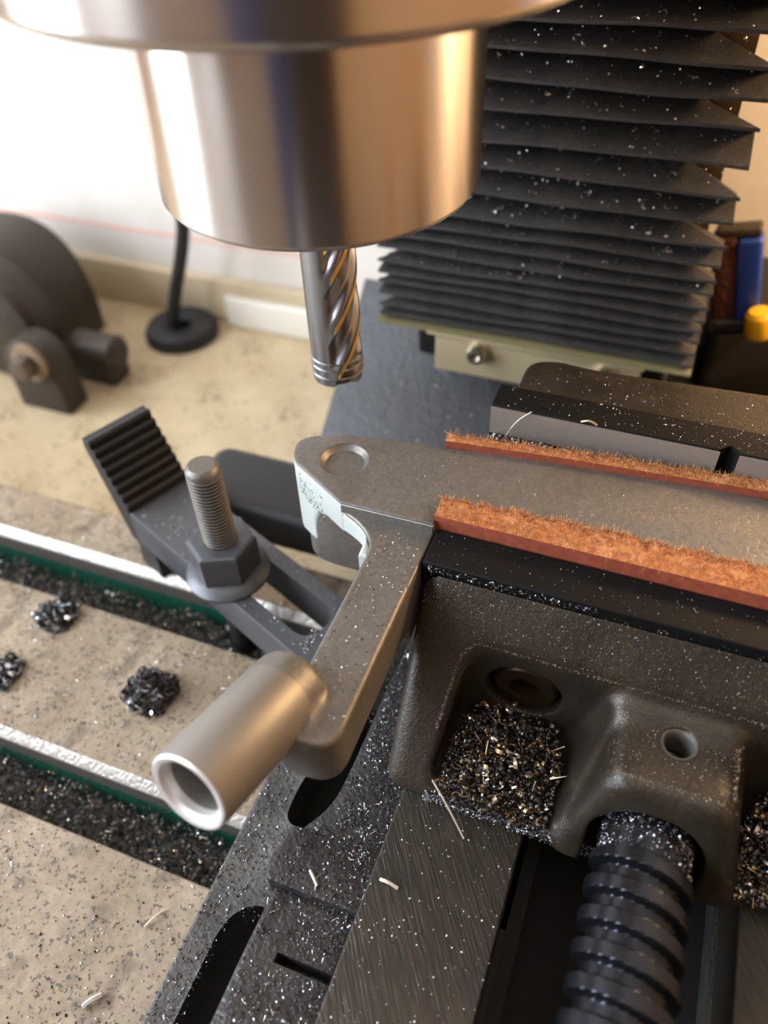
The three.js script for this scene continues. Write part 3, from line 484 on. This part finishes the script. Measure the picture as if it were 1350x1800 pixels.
// ---------------------------------------------------------------- spindle and end mill
{
  const cx = -68, cz = -138.6;
  const sp = thing('milling_spindle', 'shiny turned steel spindle nose hanging over the lever', 'spindle', [cx, -63, cz]);
  part(sp, 'nose', lathe([[7, -62.4], [28.5, -63], [29.6, -62.6], [30.4, -61.4], [30.4, -28]], 160).translate(cx, 0, cz), M.spindle, { uv: 'native' });
  part(sp, 'collar', lathe([[30, -27.6], [48, -28], [49.2, -27.4], [50, -26], [50, 35]], 160).translate(cx, 0, cz), M.spindle, { uv: 'native' });
  part(sp, 'collet', lathe([[5.9, -61], [6, -64], [7.6, -63.6], [9, -62.3], [9, -61]], 48).translate(cx, 0, cz), M.spindleDark);
  part(sp, 'quill', cyl(46, 46, 160, 64).translate(cx, 114, cz), M.spindleDark);
  const em = thing('end_mill', 'silver end mill with gold edged flutes in the spindle', 'cutter', [cx, -107.5, cz]);
  // fluted body: helical two-flute cross-section
  const tw = (y) => (y + 107.5) * 0.062, sector = (th) => { const a = Math.atan2(Math.sin(th - 0.35), Math.cos(th - 0.35)); return smooth(1.15, 0.75, Math.abs(a)); };
  const fl = (r, y0, y1) => { const seg = 96, rows = 90, pos = [], idx = []; for (let j = 0; j <= rows; j++) for (let i = 0; i <= seg; i++) { const y = lerp(y0, y1, j / rows), th = -Math.PI + i / seg * Math.PI * 2; const f = ((((th + (y + 107.5) * 0.115) / 1.35) % 1) + 1) % 1; const dep = 1.1 * smooth(0.22, 0.5, f) * (1 - smooth(0.9, 0.98, f)) * sector(th) * smooth(-64, -68, y); pos.push((r - dep) * Math.cos(th), y, (r - dep) * Math.sin(th)); } for (let j = 0; j < rows; j++) for (let i = 0; i < seg; i++) { const a = j * (seg + 1) + i, b = a + seg + 1; idx.push(a, b, a + 1, b, b + 1, a + 1); } const c = pos.length / 3; pos.push(0, y0 + 0.8, 0); for (let i = 0; i < seg; i++) idx.push(c, i, i + 1); const g = new THREE.BufferGeometry(); g.setAttribute('position', new THREE.Float32BufferAttribute(pos, 3)); g.setIndex(idx); g.computeVertexNormals(); return g; };
  part(em, 'fluted_body', fl(5.8, -107.5, -60).translate(cx, 0, cz), M.carbide, { crease: 0.7 });
  // golden cutting lands that follow the helix
  for (let k = -1; k <= 4; k++) { const pos = [], idx = [], rows = 80; for (let j = 0; j <= rows; j++) { const y = lerp(-106.5, -66, j / rows); for (const w of [0.0, 0.06, 0.13]) { const th = -(y + 107.5) * 0.115 + 1.35 * (k + w), r = 5.8 + 0.06 - 1.2 * (1 - sector(th)); pos.push(r * Math.cos(th), y, r * Math.sin(th)); } } for (let j = 0; j < rows; j++) for (let s = 0; s < 2; s++) { const a = j * 3 + s, b = a + 3; idx.push(a, b, a + 1, b, b + 1, a + 1); } const g = new THREE.BufferGeometry(); g.setAttribute('position', new THREE.Float32BufferAttribute(pos, 3)); g.setIndex(idx); g.computeVertexNormals(); part(em, 'cutting_land', g.translate(cx, 0, cz), M.gold, { crease: 1 }); }
  for (const y of [-105.6, -103.4, -101.6]) part(em, 'tip_ring', new THREE.TorusGeometry(5.72, 0.22, 8, 48).rotateX(Math.PI / 2).translate(cx, y, cz), M.carbide);
}

// ---------------------------------------------------------------- column bellows, bracket, column, mat
{
  const bw = thing('column_bellows', 'black pleated rubber bellows on the column, dusted with chips', 'bellows', [-36, -132, -215]);
  const ridge = [-18, -24, -30, -36, -42.4, -48.7, -55, -61.4, -67.7, -75.6, -82.5, -89, -95.5, -100, -104, -108, -112, -115.5, -118.7, -122.5, -126, -129.4];
  const XL = -82.2, XR = 10, ZR = -200, N = 18;
  const val = ridge.map((y, i) => { const nx = ridge[i + 1] ?? y - 2; return [y + (nx - y) * 0.36, ZR - Math.min(8, 2.6 + (y - nx) * 0.95)]; });
  const inset = (i) => (i % 2 ? 14 * clamp((ridge[i] - (ridge[i + 1] ?? 0)) / 6) : 0.6);
  for (let i = 1; i < ridge.length; i++) {
    const pos = [], idx = []; const wav = (x, k) => Math.sin(x * 0.06 + k * 1.7) * 0.35 + Math.sin(x * 0.19 + k) * 0.12;
    for (let s = 0; s <= N; s++) {
      const f = s / N; const P = (v, ins, k) => { const x = lerp(XL + ins, XR - ins, f); pos.push(x, v[0] + wav(x, k), v[1]); };
      P(val[i - 1], inset(i - 1), i - 1); P([ridge[i] + 0.5, ZR], 0, i); P([ridge[i] - 0.25, ZR + 0.1], 0, i); P([val[i][0], val[i][1]], inset(i), i); P([val[i][0], val[i][1] - 1.5], inset(i), i); P([val[i - 1][0], val[i - 1][1] - 1.5], inset(i - 1), i - 1);
    }
    for (let s = 0; s < N; s++) for (let k = 0; k < 6; k++) { const a = s * 6 + k, b = s * 6 + (k + 1) % 6, c = a + 6, d = b + 6; idx.push(a, b, c, b, d, c); }
    for (const [o, fl] of [[0, 1], [N * 6, 0]]) for (let k = 1; k < 5; k++) fl ? idx.push(o, o + k + 1, o + k) : idx.push(o, o + k, o + k + 1);
    const g = new THREE.BufferGeometry(); g.setAttribute('position', new THREE.Float32BufferAttribute(pos, 3)); g.setIndex(idx); g.computeVertexNormals();
    part(bw, 'fold', g, M.bellows, { crease: 0.5 });
  }
  part(bw, 'side_core', box(-79, 5, -131, -10, -232, -209.5), M.bellowsWarmSide, { label: 'inner side of the bellows, warm lamp light painted into its brown' });  // the glow of the warm lamp is put into this brown
  part(bw, 'bottom_lip', profileX([[-200.5, -131.2], [-199, -131.6], [-199, -132.3], [-214, -132.3], [-214, -131.2]], XL - 0.5, XR + 0.2), M.bellowsLip, { label: 'yellowed bottom edge' });
  const br = thing('mounting_bracket', 'pale zinc bracket with two screws under the bellows', 'bracket', [-33, -143, -202]);
  part(br, 'plate', [box(-64.4, -2.8, -146.5, -133, -202.5, -200.5, 0.4), box(-67, -2, -133.8, -132.7, -214, -199.5, 0.3)], M.zinc);
  for (const [x, y] of [[-50.7, -136.9], [-12.9, -136.9]]) { const sc = part(br, 'screw', alongZ(lathe([[0, 2.2], [1.4, 2.2], [1.4, 3.6], [2.6, 3.4], [3.0, 2.6], [3.0, 0], [0, 0]], 28)).translate(x, y - 0.4, -200.4), M.chrome); part(sc, 'washer', alongZ(lathe([[0, 0], [3.9, 0], [3.9, 0.5], [0, 0.5]], 28)).translate(x, y - 0.4, -200.6), M.zinc); }
  const co = thing('machine_column', 'black cast column of the mill behind bellows and bracket', 'column', [-35, -215, -250]);
  part(co, 'post', box(-76, 4, -190, 300, -285, -216, 2), M.machinePaint);
  part(co, 'foot', box(-95, 60, -215, -180, -295, -205, 4), M.machinePaint);
  part(co, 'side_casting', plan([[13.5, -236, 6], [70, -262, 4], [110, -262], [110, -296], [13.5, -296]], -200, -141, 1.5), M.machinePaint, { label: 'dark machine casting right of the bellows' });
  part(co, 'front_casting', box(5, 110, -215, -158, -236, -170, 3), M.machinePaint);
  const mt = thing('chip_guard_mat', 'dark grey rubber chip guard sloping down behind the lever', 'rubber mat', [-30, -190, -190]);
  const g = profileX([[-233, -138.2], [-209, -158, 6], [-186, -174, 6], [-165, -190], [-165.8, -191.5], [-187, -175.8, 6], [-210, -159.8, 6], [-234, -139.6]], -100.8, 4.5, 0.3);
  part(mt, 'sheet', g, M.mat);
}

// ---------------------------------------------------------------- far things: grommet, cable, grinder, blue tool
{
  const gx = -223, gz = -283;
  const gr = thing('cable_grommet', 'black round rubber grommet on the tan tray', 'grommet', [gx, -215, gz]);
  part(gr, 'ring', lathe([[5, -3], [5, 5.2], [6, 6], [13, 7], [16.5, 6], [18, 3.5], [18, 0], [5, 0]], 56).translate(gx, -215, gz), M.rubber);
  const cb = thing('power_cable', 'black cable rising out of the round grommet', 'cable', [gx, -215, gz]);
  part(cb, 'cable', new THREE.TubeGeometry(new THREE.CatmullRomCurve3([[gx - 3, -214.5, gz + 2], [gx - 3, -206, gz + 0.5], [-222.6, -192, -285], [-215, -173, -285], [-210.3, -158, -285], [-209, -146, -285], [-206, -110, -287], [-200, -60, -292]].map((p) => new THREE.Vector3(...p))), 60, 3.1, 16), M.rubber, { crease: 1 });
  // grinder-like head at the left edge
  const gn = thing('grinding_head', 'dark grey bolted cast motor head on tray at left edge', 'machine head', [-285, -215, -240]);
  part(gn, 'hood', extrude(outline([[-350, -215], [-350, -168, 10], [-305, -159, 12], [-284, -161, 12], [-270, -174, 10], [-265, -195, 8], [-265, -215]]), 40, 3).translate(0, 0, -279), M.grinderGrey);
  part(gn, 'hood_panel', extrude(outline([[-292, -200], [-292, -178, 3], [-282, -171, 3], [-276, -177, 3], [-276, -200]]), 4, 1).translate(0, 0, -240.5), M.grinderTan, { label: 'tan worn face of the hood' });
  part(gn, 'disc', alongZ(lathe([[0, 17], [20, 17], [25, 15.5], [28, 12], [28, 0], [0, 0]], 56)).translate(-282, -186.5, -239), M.grinderGrey);
  part(gn, 'foot', extrude(outline([[-262, -215], [-236, -215], [-236, -202], [-238, -184, 9], [-252, -178, 9], [-262, -188, 6]]), 14, 1.5).translate(0, 0, -223), M.grinderGrey);
  const bo = part(gn, 'bolt', alongZ(hexagon(9, 6)).translate(-245.5, -187.5, -206.5), M.boltGrey); part(bo, 'washer', alongZ(lathe([[0, 0], [8.5, 0], [8.5, 2], [0, 2]], 36)).translate(-245.5, -187.5, -208.6), M.grinderTan);
  part(gn, 'lug', [alongX(lathe([[0, 0], [6, 0], [8, 2], [8, 22], [0, 22]], 32)).rotateY(Math.PI).translate(-226, -200, -240), box(-268, -228, -215, -204, -247, -233, 3)], M.grinderGrey);
  const bt = thing('hand_tool', 'rusty block with blue side and yellow knob right of the bellows', 'hand tool', [15, -141, -243]);
  part(bt, 'rusty_block', box(14, 21, -138, -110.5, -248, -240, 1.5), M.rust);
  part(bt, 'blue_plate', box(20.8, 28, -138, -111.5, -247, -239.5, 1.5), M.blue);
  part(bt, 'cap', box(15, 27.5, -111.5, -108.5, -246.5, -240.5, 1.0), M.grinderGrey);
  part(bt, 'base', box(15, 30, -141, -137, -248, -238, 1), M.rubber);
  bt.rotation.z = 0.22;
  part(bt, 'knob', lathe([[0, 0], [3.6, 0], [4.2, 1.5], [4.2, 7], [3.2, 8.4], [0, 8.6]], 32).translate(28.4, -141, -236.5), M.yellow);
}

// ---------------------------------------------------------------- metal chips: nobody could count them
const curlGeo = (turns, r, w, rise, n = 10) => { const pos = [], idx = []; for (let i = 0; i <= n; i++) { const t = i / n, a = turns * Math.PI * 2 * t, R = r * (1 - 0.25 * t); for (const s of [-1, 1]) pos.push(R * Math.cos(a), s * w * 0.5 * (1 - 0.5 * t * t) + rise * t, R * Math.sin(a)); if (i < n) { const k = i * 2; idx.push(k, k + 1, k + 2, k + 1, k + 3, k + 2); } } const g = new THREE.BufferGeometry(); g.setAttribute('position', new THREE.Float32BufferAttribute(pos, 3)); g.setIndex(idx); g.computeVertexNormals(); return g.center(); };
const chipGeos = { curl: curlGeo(0.6, 0.55, 0.3, 0.3, 8), spiral: curlGeo(1.6, 0.4, 0.4, 1.2, 16), grain: new THREE.IcosahedronGeometry(0.5, 0).scale(1, 0.55, 0.7), sliver: (() => { const g = new THREE.TetrahedronGeometry(0.5, 0); return g.scale(1.9, 0.1, 0.16); })() };
const bright = [[0.85, 0.85, 0.87], [0.7, 0.7, 0.72], [0.9, 0.86, 0.78], [0.5, 0.5, 0.5]], golden = [[0.8, 0.6, 0.32], [0.6, 0.45, 0.25], [0.9, 0.8, 0.62], [0.4, 0.33, 0.22]], dark = [[0.03, 0.028, 0.025], [0.06, 0.055, 0.05], [0.10, 0.09, 0.08]];
const bluish = [[0.5, 0.54, 0.6], [0.75, 0.78, 0.84], [0.2, 0.21, 0.22], [0.1, 0.1, 0.11], [0.06, 0.06, 0.06], [0.05, 0.05, 0.05]];
function chips(parent, layers, sample) {
  const base = BASE.get(parent), m = new THREE.Matrix4(), q = new THREE.Quaternion(), q2 = new THREE.Quaternion(), e = new THREE.Euler(), c = new THREE.Color(), up = new THREE.Vector3(0, 1, 0);
  for (const [geo, n, s0, s1, colors, lift = 0.2, lay = 0.6] of layers) {
    const im = new THREE.InstancedMesh(chipGeos[geo], geo === 'grain' && colors === dark ? M.grit : M.chip, n); im.name = geo === 'grain' ? 'grain' : geo === 'sliver' ? 'sliver' : 'curl'; im.userData.kind = 'stuff'; im.castShadow = im.receiveShadow = true;
    for (let k = 0; k < n; k++) {
      const p = sample(), nn = p[3] ? new THREE.Vector3(...p[3]).normalize() : up, s = 0.62 * lerp(s0, s1, Math.pow(rnd(), 2.6));
      e.set(gauss() * lay, rr(0, 6.283), gauss() * lay); q.setFromEuler(e); q2.setFromUnitVectors(up, nn); q.premultiply(q2);
      m.compose(new THREE.Vector3((p[0] - base[0] + nn.x * s * lift) * S, (p[1] - base[1] + nn.y * s * lift) * S, (p[2] - base[2] + nn.z * s * lift) * S), q, new THREE.Vector3(s * S, s * S * rr(0.6, 1.2), s * S)); im.setMatrixAt(k, m);
      const col = colors[Math.floor(rnd() * colors.length)], b = rr(0.75, 1.1); c.setRGB(col[0] * b, col[1] * b, col[2] * b); im.setColorAt(k, c);
    }
    parent.add(im);
  }
}
function stuff(label, at, layers, sample, name = 'metal_chips') { const t = thing(name, label, 'metal chips', at); t.userData.kind = 'stuff'; chips(t, layers, sample); return t; }
const onRect = (x0, x1, z0, z1, y, ok = () => true) => () => { for (let i = 0; i < 60; i++) { const x = rr(x0, x1), z = rr(z0, z1); if (ok(x, z)) return [x, y, z]; } return [x0, y, z0]; };
const clumpy = (f, cut) => (x, z) => fbm(((x / f) % 1 + 1) % 1, ((z / f) % 1 + 1) % 1, 8, 3, 1) + rnd() * 0.35 > cut;
const notSlot = (x, z) => !slots.some(([a, b]) => z > a - 1.8 && z < b + 0.2);
stuff('bright and dark metal chips sprinkled over the tan table', [-110, -172, -70], [['grain', 2400, 0.25, 1.3, [...dark, [0.16, 0.14, 0.12]]], ['grain', 1500, 0.25, 1.1, bright], ['curl', 620, 0.6, 2.2, [...bright, ...dark]], ['sliver', 360, 0.9, 3.4, [...bright, [0.12, 0.11, 0.1]]]], onRect(-190, -57, -131, 35, -172, (x, z) => notSlot(x, z) && clumpy(70, 0.55)(x, z)));
for (const [i, lab] of [[0, 'thick bed of dirty chips filling the rear T-slot'], [1, 'thick bed of dirty chips filling the front T-slot']]) {
  const [z0, z1] = slots[i];
  stuff(lab, [-110, -193, (z0 + z1) / 2], [['grain', 5200, 0.8, 3.2, dark], ['grain', 900, 0.5, 2.0, [...golden, ...bright]], ['curl', 1000, 0.9, 3.4, [...bright, ...golden, ...dark]], ['sliver', 300, 0.8, 3, bright]], () => { const x = rr(-210, -57), z = rr(z0 + 0.4, z1 - 0.3), f = (z - z0) / (z1 - z0), n = fbm(((x / 60) % 1 + 1) % 1, f * 0.3, 16, 2, 0); return [x, -191.8 + rnd() * (7 + 1.5 * f + 6 * n * n), z]; });
}
{ // nests of swarf on the table
  for (const [x, z, r, h, lab] of [[-99, -79, 8, 12, 'tangled dark nest of swarf on the table beside the clamp'], [-137, -91.5, 7, 2.5, 'loose patch of grey swarf just below rear slot'], [-139, -71, 6, 5, 'dark nest of swarf on the table at the left picture edge']])
    stuff(lab, [x, -172, z], [['curl', 300, 1.6, 5.5, [...bluish, ...dark], 0.3, 1.6], ['spiral', 120, 1.0, 3.4, [...bluish, ...dark], 0.3, 1.6], ['sliver', 120, 1.5, 6, [...bluish, ...bright], 0.3, 1.4], ['grain', 700, 0.8, 2.4, dark]], () => { const a = rr(0, 6.28), d = r * Math.sqrt(rnd()), f = 1 - d / r; const l = 0.6 + 0.6 * fbm((a / 6.283) % 1, 0.2, 8, 2, 1); return [x + d * l * Math.cos(a), -172 + h * f * l * Math.pow(rnd(), 0.8), z + 0.8 * d * l * Math.sin(a)]; }, 'swarf_nest');
}
stuff('glittering chips on the left flange of the vise base', [-50, FL, -70], [['grain', 1300, 0.3, 1.1, bluish], ['curl', 420, 0.5, 1.5, bluish], ['grain', 700, 0.3, 1.2, dark]], onRect(-57, -38, -105, 20, FL, (x, z) => x < -53.2 || (z < -37.5 && z > -55.5 && x < -44) || z < -84 || (x < -50.6)));
stuff('dense silver chips on the stepped block beside the rail', [-36, -150, -50], [['grain', 2600, 0.3, 1.1, bluish], ['curl', 1300, 0.5, 1.8, bluish], ['sliver', 260, 0.8, 2, bright], ['grain', 900, 0.4, 1.3, dark]], () => { for (;;) { const z = rr(-100, 20), x = rr(-45, -26.6); const lim = z < -56 ? -37.6 - 0 : z < -53 ? -41 : -43; if (x < lim) continue; if (z > -33 && z < -30.5) continue; const near = (z < -53 ? 1 : 0.35 + 0.65 * smooth(-40, -27, x)); if (rnd() > near) continue; return [x, z < -54 ? -151 + (z < -55 ? 0.6 * rnd() : 0) : z < -42.8 ? -149.6 : -151.4, z]; } });
stuff('sparse bright chips on the ground steel rail', [-14, RAIL, -45], [['grain', 420, 0.25, 0.8, bright], ['curl', 110, 0.5, 1.5, bright]], onRect(-26, -2.6, -64, 25, RAIL));
{ // slanted front of the movable jaw
  const slope = () => { const x = rr(-30, 62), t = Math.pow(rnd(), 1.3); return [x, -108.55 - t * 9.6, -91.0 + t * 6.9, [0, 0.58, 0.81]]; };
  stuff('fine dust and chips on the sloping movable jaw', [10, -114, -88], [['grain', 1500, 0.12, 0.42, golden, 0.1], ['grain', 500, 0.15, 0.5, bluish, 0.1], ['curl', 60, 0.4, 1.2, bright]], slope);
  stuff('packed bluish chips along the top edge of the movable jaw', [-18, -109, -91], [['grain', 500, 0.2, 0.8, bluish], ['curl', 240, 0.4, 1.2, bluish]], () => { const t = Math.pow(rnd(), 1.4); return [-29.5 + t * 32, -108.4 - rnd() * 1.4, -91.2 + rnd() * 1.6, [0, 0.7, 0.7]]; });
  const heap = (cx, w, lab) => stuff(lab, [cx, -143.5, -72], [['grain', 2600, 0.7, 2.6, [...dark, ...dark, ...dark, [0.3, 0.22, 0.12]]], ['curl', 330, 0.9, 4.0, [...golden, ...bright, ...dark], 0.3, 1.5], ['spiral', 110, 0.8, 3.4, [...golden, ...dark], 0.3, 1.5], ['sliver', 90, 1, 5, golden, 0.3, 1]], () => { const f = Math.pow(rnd(), 0.85), z = -83 + f * 18, v = rr(-1, 1), x = cx + v * w * 0.5 * (0.75 + 0.25 * Math.min(1, f * 3)); const top = (8.5 - 8.5 * f + 1.4) * (1 - 0.35 * v * v) * (0.75 + 0.5 * fbm((v + 1) / 2, f, 8, 2, 2)); return [x, -143.4 + top * Math.pow(rnd(), 0.5), z, [0, 0.9, 0.4]]; });
  stuff('thin dust lines along the worn edges of the movable jaw', [0, -118, -83], [['grain', 2200, 0.12, 0.36, [[0.5, 0.4, 0.26], [0.62, 0.5, 0.34], [0.4, 0.33, 0.24]], 0.1]], () => { const L = [[[-20.5, -121, -82], [-18.5, -118.8, -84], 0.25], [[-22.2, -133, -73], [-20.5, -121, -82], 0.55], [[-18.5, -118.8, -84], [34, -118.8, -84], 1.6], [[9.5, -121.9, -69.6], [26, -121.9, -69.6], 0.8], [[27.6, -121.9, -82], [27.6, -121.9, -70.5], 0.4]]; let k = rnd() * 3.6, i = 0; while (k > L[i][2]) { k -= L[i][2]; i++; } const t = k / L[i][2], [a, b] = L[i], g = () => gauss() * 0.45; return [lerp(a[0], b[0], t) + g(), lerp(a[1], b[1], t) + g() * 0.5, lerp(a[2], b[2], t) + g(), [0, 0.6, 0.8]]; }, 'dust_lines');
  heap(-9.2, 21, 'heap of golden curly swarf in the left pocket of the movable jaw'); heap(42.5, 19, 'heap of golden curly swarf in the right pocket of the movable jaw');
  stuff('silver chips spilled along the lower lip of the left pocket', [-9, -145, -64], [['grain', 900, 0.3, 1.0, bluish], ['curl', 420, 0.5, 1.6, bright]], () => { const x = rr(-22, 10); return [x, -143.4 - rnd() * 2, -66 + rnd() * 1.6 + 0, [0, 0.6, 0.8]]; });
  stuff('brown dust and flakes on the boss over the vise screw', [18, -121, -74], [['grain', 500, 0.12, 0.4, golden, 0.1], ['curl', 16, 0.4, 1.2, golden]], onRect(7, 28.5, -82.5, -68, -121.5, (x, z) => (x - 18.4) ** 2 + (z + 77.6) ** 2 > 12));
  stuff('chips stuck on the collar of the vise screw', [17, -130, -66], [['grain', 500, 0.3, 1.1, bluish], ['curl', 150, 0.6, 1.7, [...golden, ...bright]]], () => { const a = rr(-1.3, 1.3), z = rr(-68, -60); return [17.3 + 7.7 * Math.sin(a), -137 + 7.7 * Math.cos(a), z, [Math.sin(a), Math.cos(a), 0.2]]; });
}
stuff('small bright chips on the arm of the lever', [-36, -108.6, -75], [['grain', 130, 0.25, 0.8, bright], ['curl', 90, 0.4, 1.2, bright], ['grain', 110, 0.3, 0.8, dark]], () => { const z = -96 + 42 * Math.pow(rnd(), 1.1); return [rr(-40.5, -31.8), -108.6, z]; });
stuff('few specks and chips on the flat bar of the lever', [-20, -106, -111], [['grain', 90, 0.2, 0.6, dark], ['grain', 90, 0.2, 0.6, bright], ['curl', 36, 0.4, 1.1, bright]], onRect(-60, 60, -117, -106.5, -106, (x, z) => x > -47 || z > -104));
stuff('white specks scattered on the front black jaw plate', [15, -108, -95], [['grain', 120, 0.2, 0.5, bright], ['curl', 30, 0.4, 1.5, bright]], onRect(-30, 62, -98.5, -90.8, -108));
stuff('white flakes scattered on the rear black jaw plate', [15, -99.6, -132], [['grain', 230, 0.2, 0.7, bright], ['curl', 90, 0.4, 1.3, bright]], onRect(-28, 62, -135, -128.4, -99.6, (x) => rnd() < (x > 2 ? 1 : 0.4)));
stuff('chips on the grey top of the fixed jaw', [15, -100.2, -140], [['grain', 120, 0.2, 0.7, bright], ['curl', 50, 0.5, 1.5, bright]], onRect(-24, 62, -146, -136, -100.2));
stuff('chips packed in the gap behind the rear leather strip', [-10, -107, -126.5], [['grain', 700, 0.2, 0.9, [...bright, ...dark]], ['curl', 260, 0.4, 1.2, bright]], () => { const t = Math.pow(rnd(), 1.4), x = -28 + t * 50; return [x, -106.8 + rnd() * 0.6, lerp(-127.6, lerp(-124.9, -127.6, t), rnd())]; });
stuff('bright flecks clinging to the folds of the bellows', [-36, -90, -203], [['grain', 420, 0.5, 1.5, [...bright, [0.5, 0.47, 0.42]]], ['curl', 330, 0.9, 3.2, [...bright, [0.5, 0.47, 0.42]]]], () => { const ridge = [-30, -36, -42.4, -48.7, -55, -61.4, -67.7, -75.6, -82.5, -89, -95.5, -100, -104, -108, -112]; const i = Math.floor(rnd() * (ridge.length - 1)), f = rr(0.1, 0.9); return [rr(-78, 6), lerp(ridge[i + 1] + 0.6, ridge[i] - 1.8, f), lerp(-199.6, -207, f), [0, 0.8, 0.6]]; });
stuff('chips on the dark sloping chip guard', [-60, -160, -205], [['grain', 70, 0.5, 1.4, bright]], () => { const t = rnd(); return [rr(-98, 30), lerp(-158, -174, t), lerp(-208.5, -186, t), [0, 0.8, 0.55]]; });
stuff('dark crumbs and dust on the tan tray', [-180, -215, -240], [['grain', 900, 0.5, 2.2, dark], ['grain', 60, 0.5, 1.4, bright]], onRect(-330, -110, -298, -150, -215, (x, z) => (x + 223) ** 2 + (z + 283) ** 2 > 400));
stuff('chips on top of the strap clamp and nut', [-80, -148, -105], [['grain', 320, 0.25, 0.9, bright], ['grain', 300, 0.3, 0.9, dark], ['curl', 110, 0.4, 1.4, bright]], () => { const s = rr(2, 76), w = rr(0.8, 18.2); const inS = s > 28 && s < 67 && Math.abs(w - 9.5) < 5.6, x = -121.6 + 0.918 * s + 0.396 * w, z = -114.2 + 0.396 * s - 0.918 * w; const d = Math.hypot(x + 86.3, z + 105); if (d < 10.4) return d < 6.5 && d > 4.1 ? [x, -136.1, z] : [-60, -148.2, -91]; return inS ? [-57.5 - rnd() * 2, -148.2, -90 - rnd() * 6] : [x, -148.2, z]; });

stuff('dark and greenish grime stuck on the pale end of the lever', [-60, -112, -104], [['grain', 260, 0.2, 0.8, [[0.02, 0.03, 0.02], [0.05, 0.07, 0.03]], 0.1], ['grain', 130, 0.3, 0.9, [[0.35, 0.42, 0.12], [0.25, 0.3, 0.1]], 0.02]], () => { const t = 0.12 + 0.5 * Math.pow(rnd(), 1.3), u = rnd(); return [lerp(-64.0, -50.3, t), -108.5 - 9 * Math.abs(t - 0.1) * u - 5 * u, lerp(-106.2, -98.1, t) + 0.12, [-0.54, 0, 0.84]]; }, 'grime');

// single long chips
function needle(label, a, b, w, colour) {
  const A = new THREE.Vector3(...a), Bv = new THREE.Vector3(...b), mid = A.clone().lerp(Bv, 0.5).add(new THREE.Vector3(0, 0.6, 0));
  const t = thing('chip_needle', label, 'metal chip', a);
  part(t, 'needle', new THREE.TubeGeometry(new THREE.CatmullRomCurve3([A, mid, Bv]), 10, w, 5), colour, { crease: 1 });
}
const pale = std({ color: 0xe8e0d0, metalness: 0.5, roughness: 0.35 });
needle('long pale needle chip lying from pocket onto the rail', [-20.4, -138.3, -65.6], [-12.5, -145.7, -60.3], 0.22, pale);
needle('short white chip on the middle of the ground rail', [-24.3, -145.7, -48.3], [-20.8, -145.7, -47.9], 0.3, pale);
needle('thin straight chip on the table by the front slot', [-70, -171.6, -31.6], [-67.8, -171.6, -36], 0.25, pale);
needle('thick grey chip on the table near the lower left corner', [-73.2, -171.4, -15.4], [-71, -171.4, -18.4], 0.5, M.shinyRim);
{ const t = thing('hair', 'fine pale hair standing in front of the rear jaw plate', 'hair', [-25.6, -107, -127.4]); part(t, 'strand', new THREE.TubeGeometry(new THREE.CatmullRomCurve3([[-25.6, -107.4, -127], [-24.4, -104, -126.8], [-22.6, -101, -127], [-20.6, -99.2, -127.6]].map((p) => new THREE.Vector3(...p))), 16, 0.07, 5), pale, { crease: 1 }); }
needle('bright burr of metal on the front edge of the rear jaw plate', [-10.8, -99.5, -128], [-7.6, -99.6, -128], 0.22, M.zinc);
needle('curved silver chip on the pad of the vise base', [-37.5, -149.3, -46.5], [-35.2, -149.3, -44.5], 0.3, pale);

renderer.render(scene, camera);
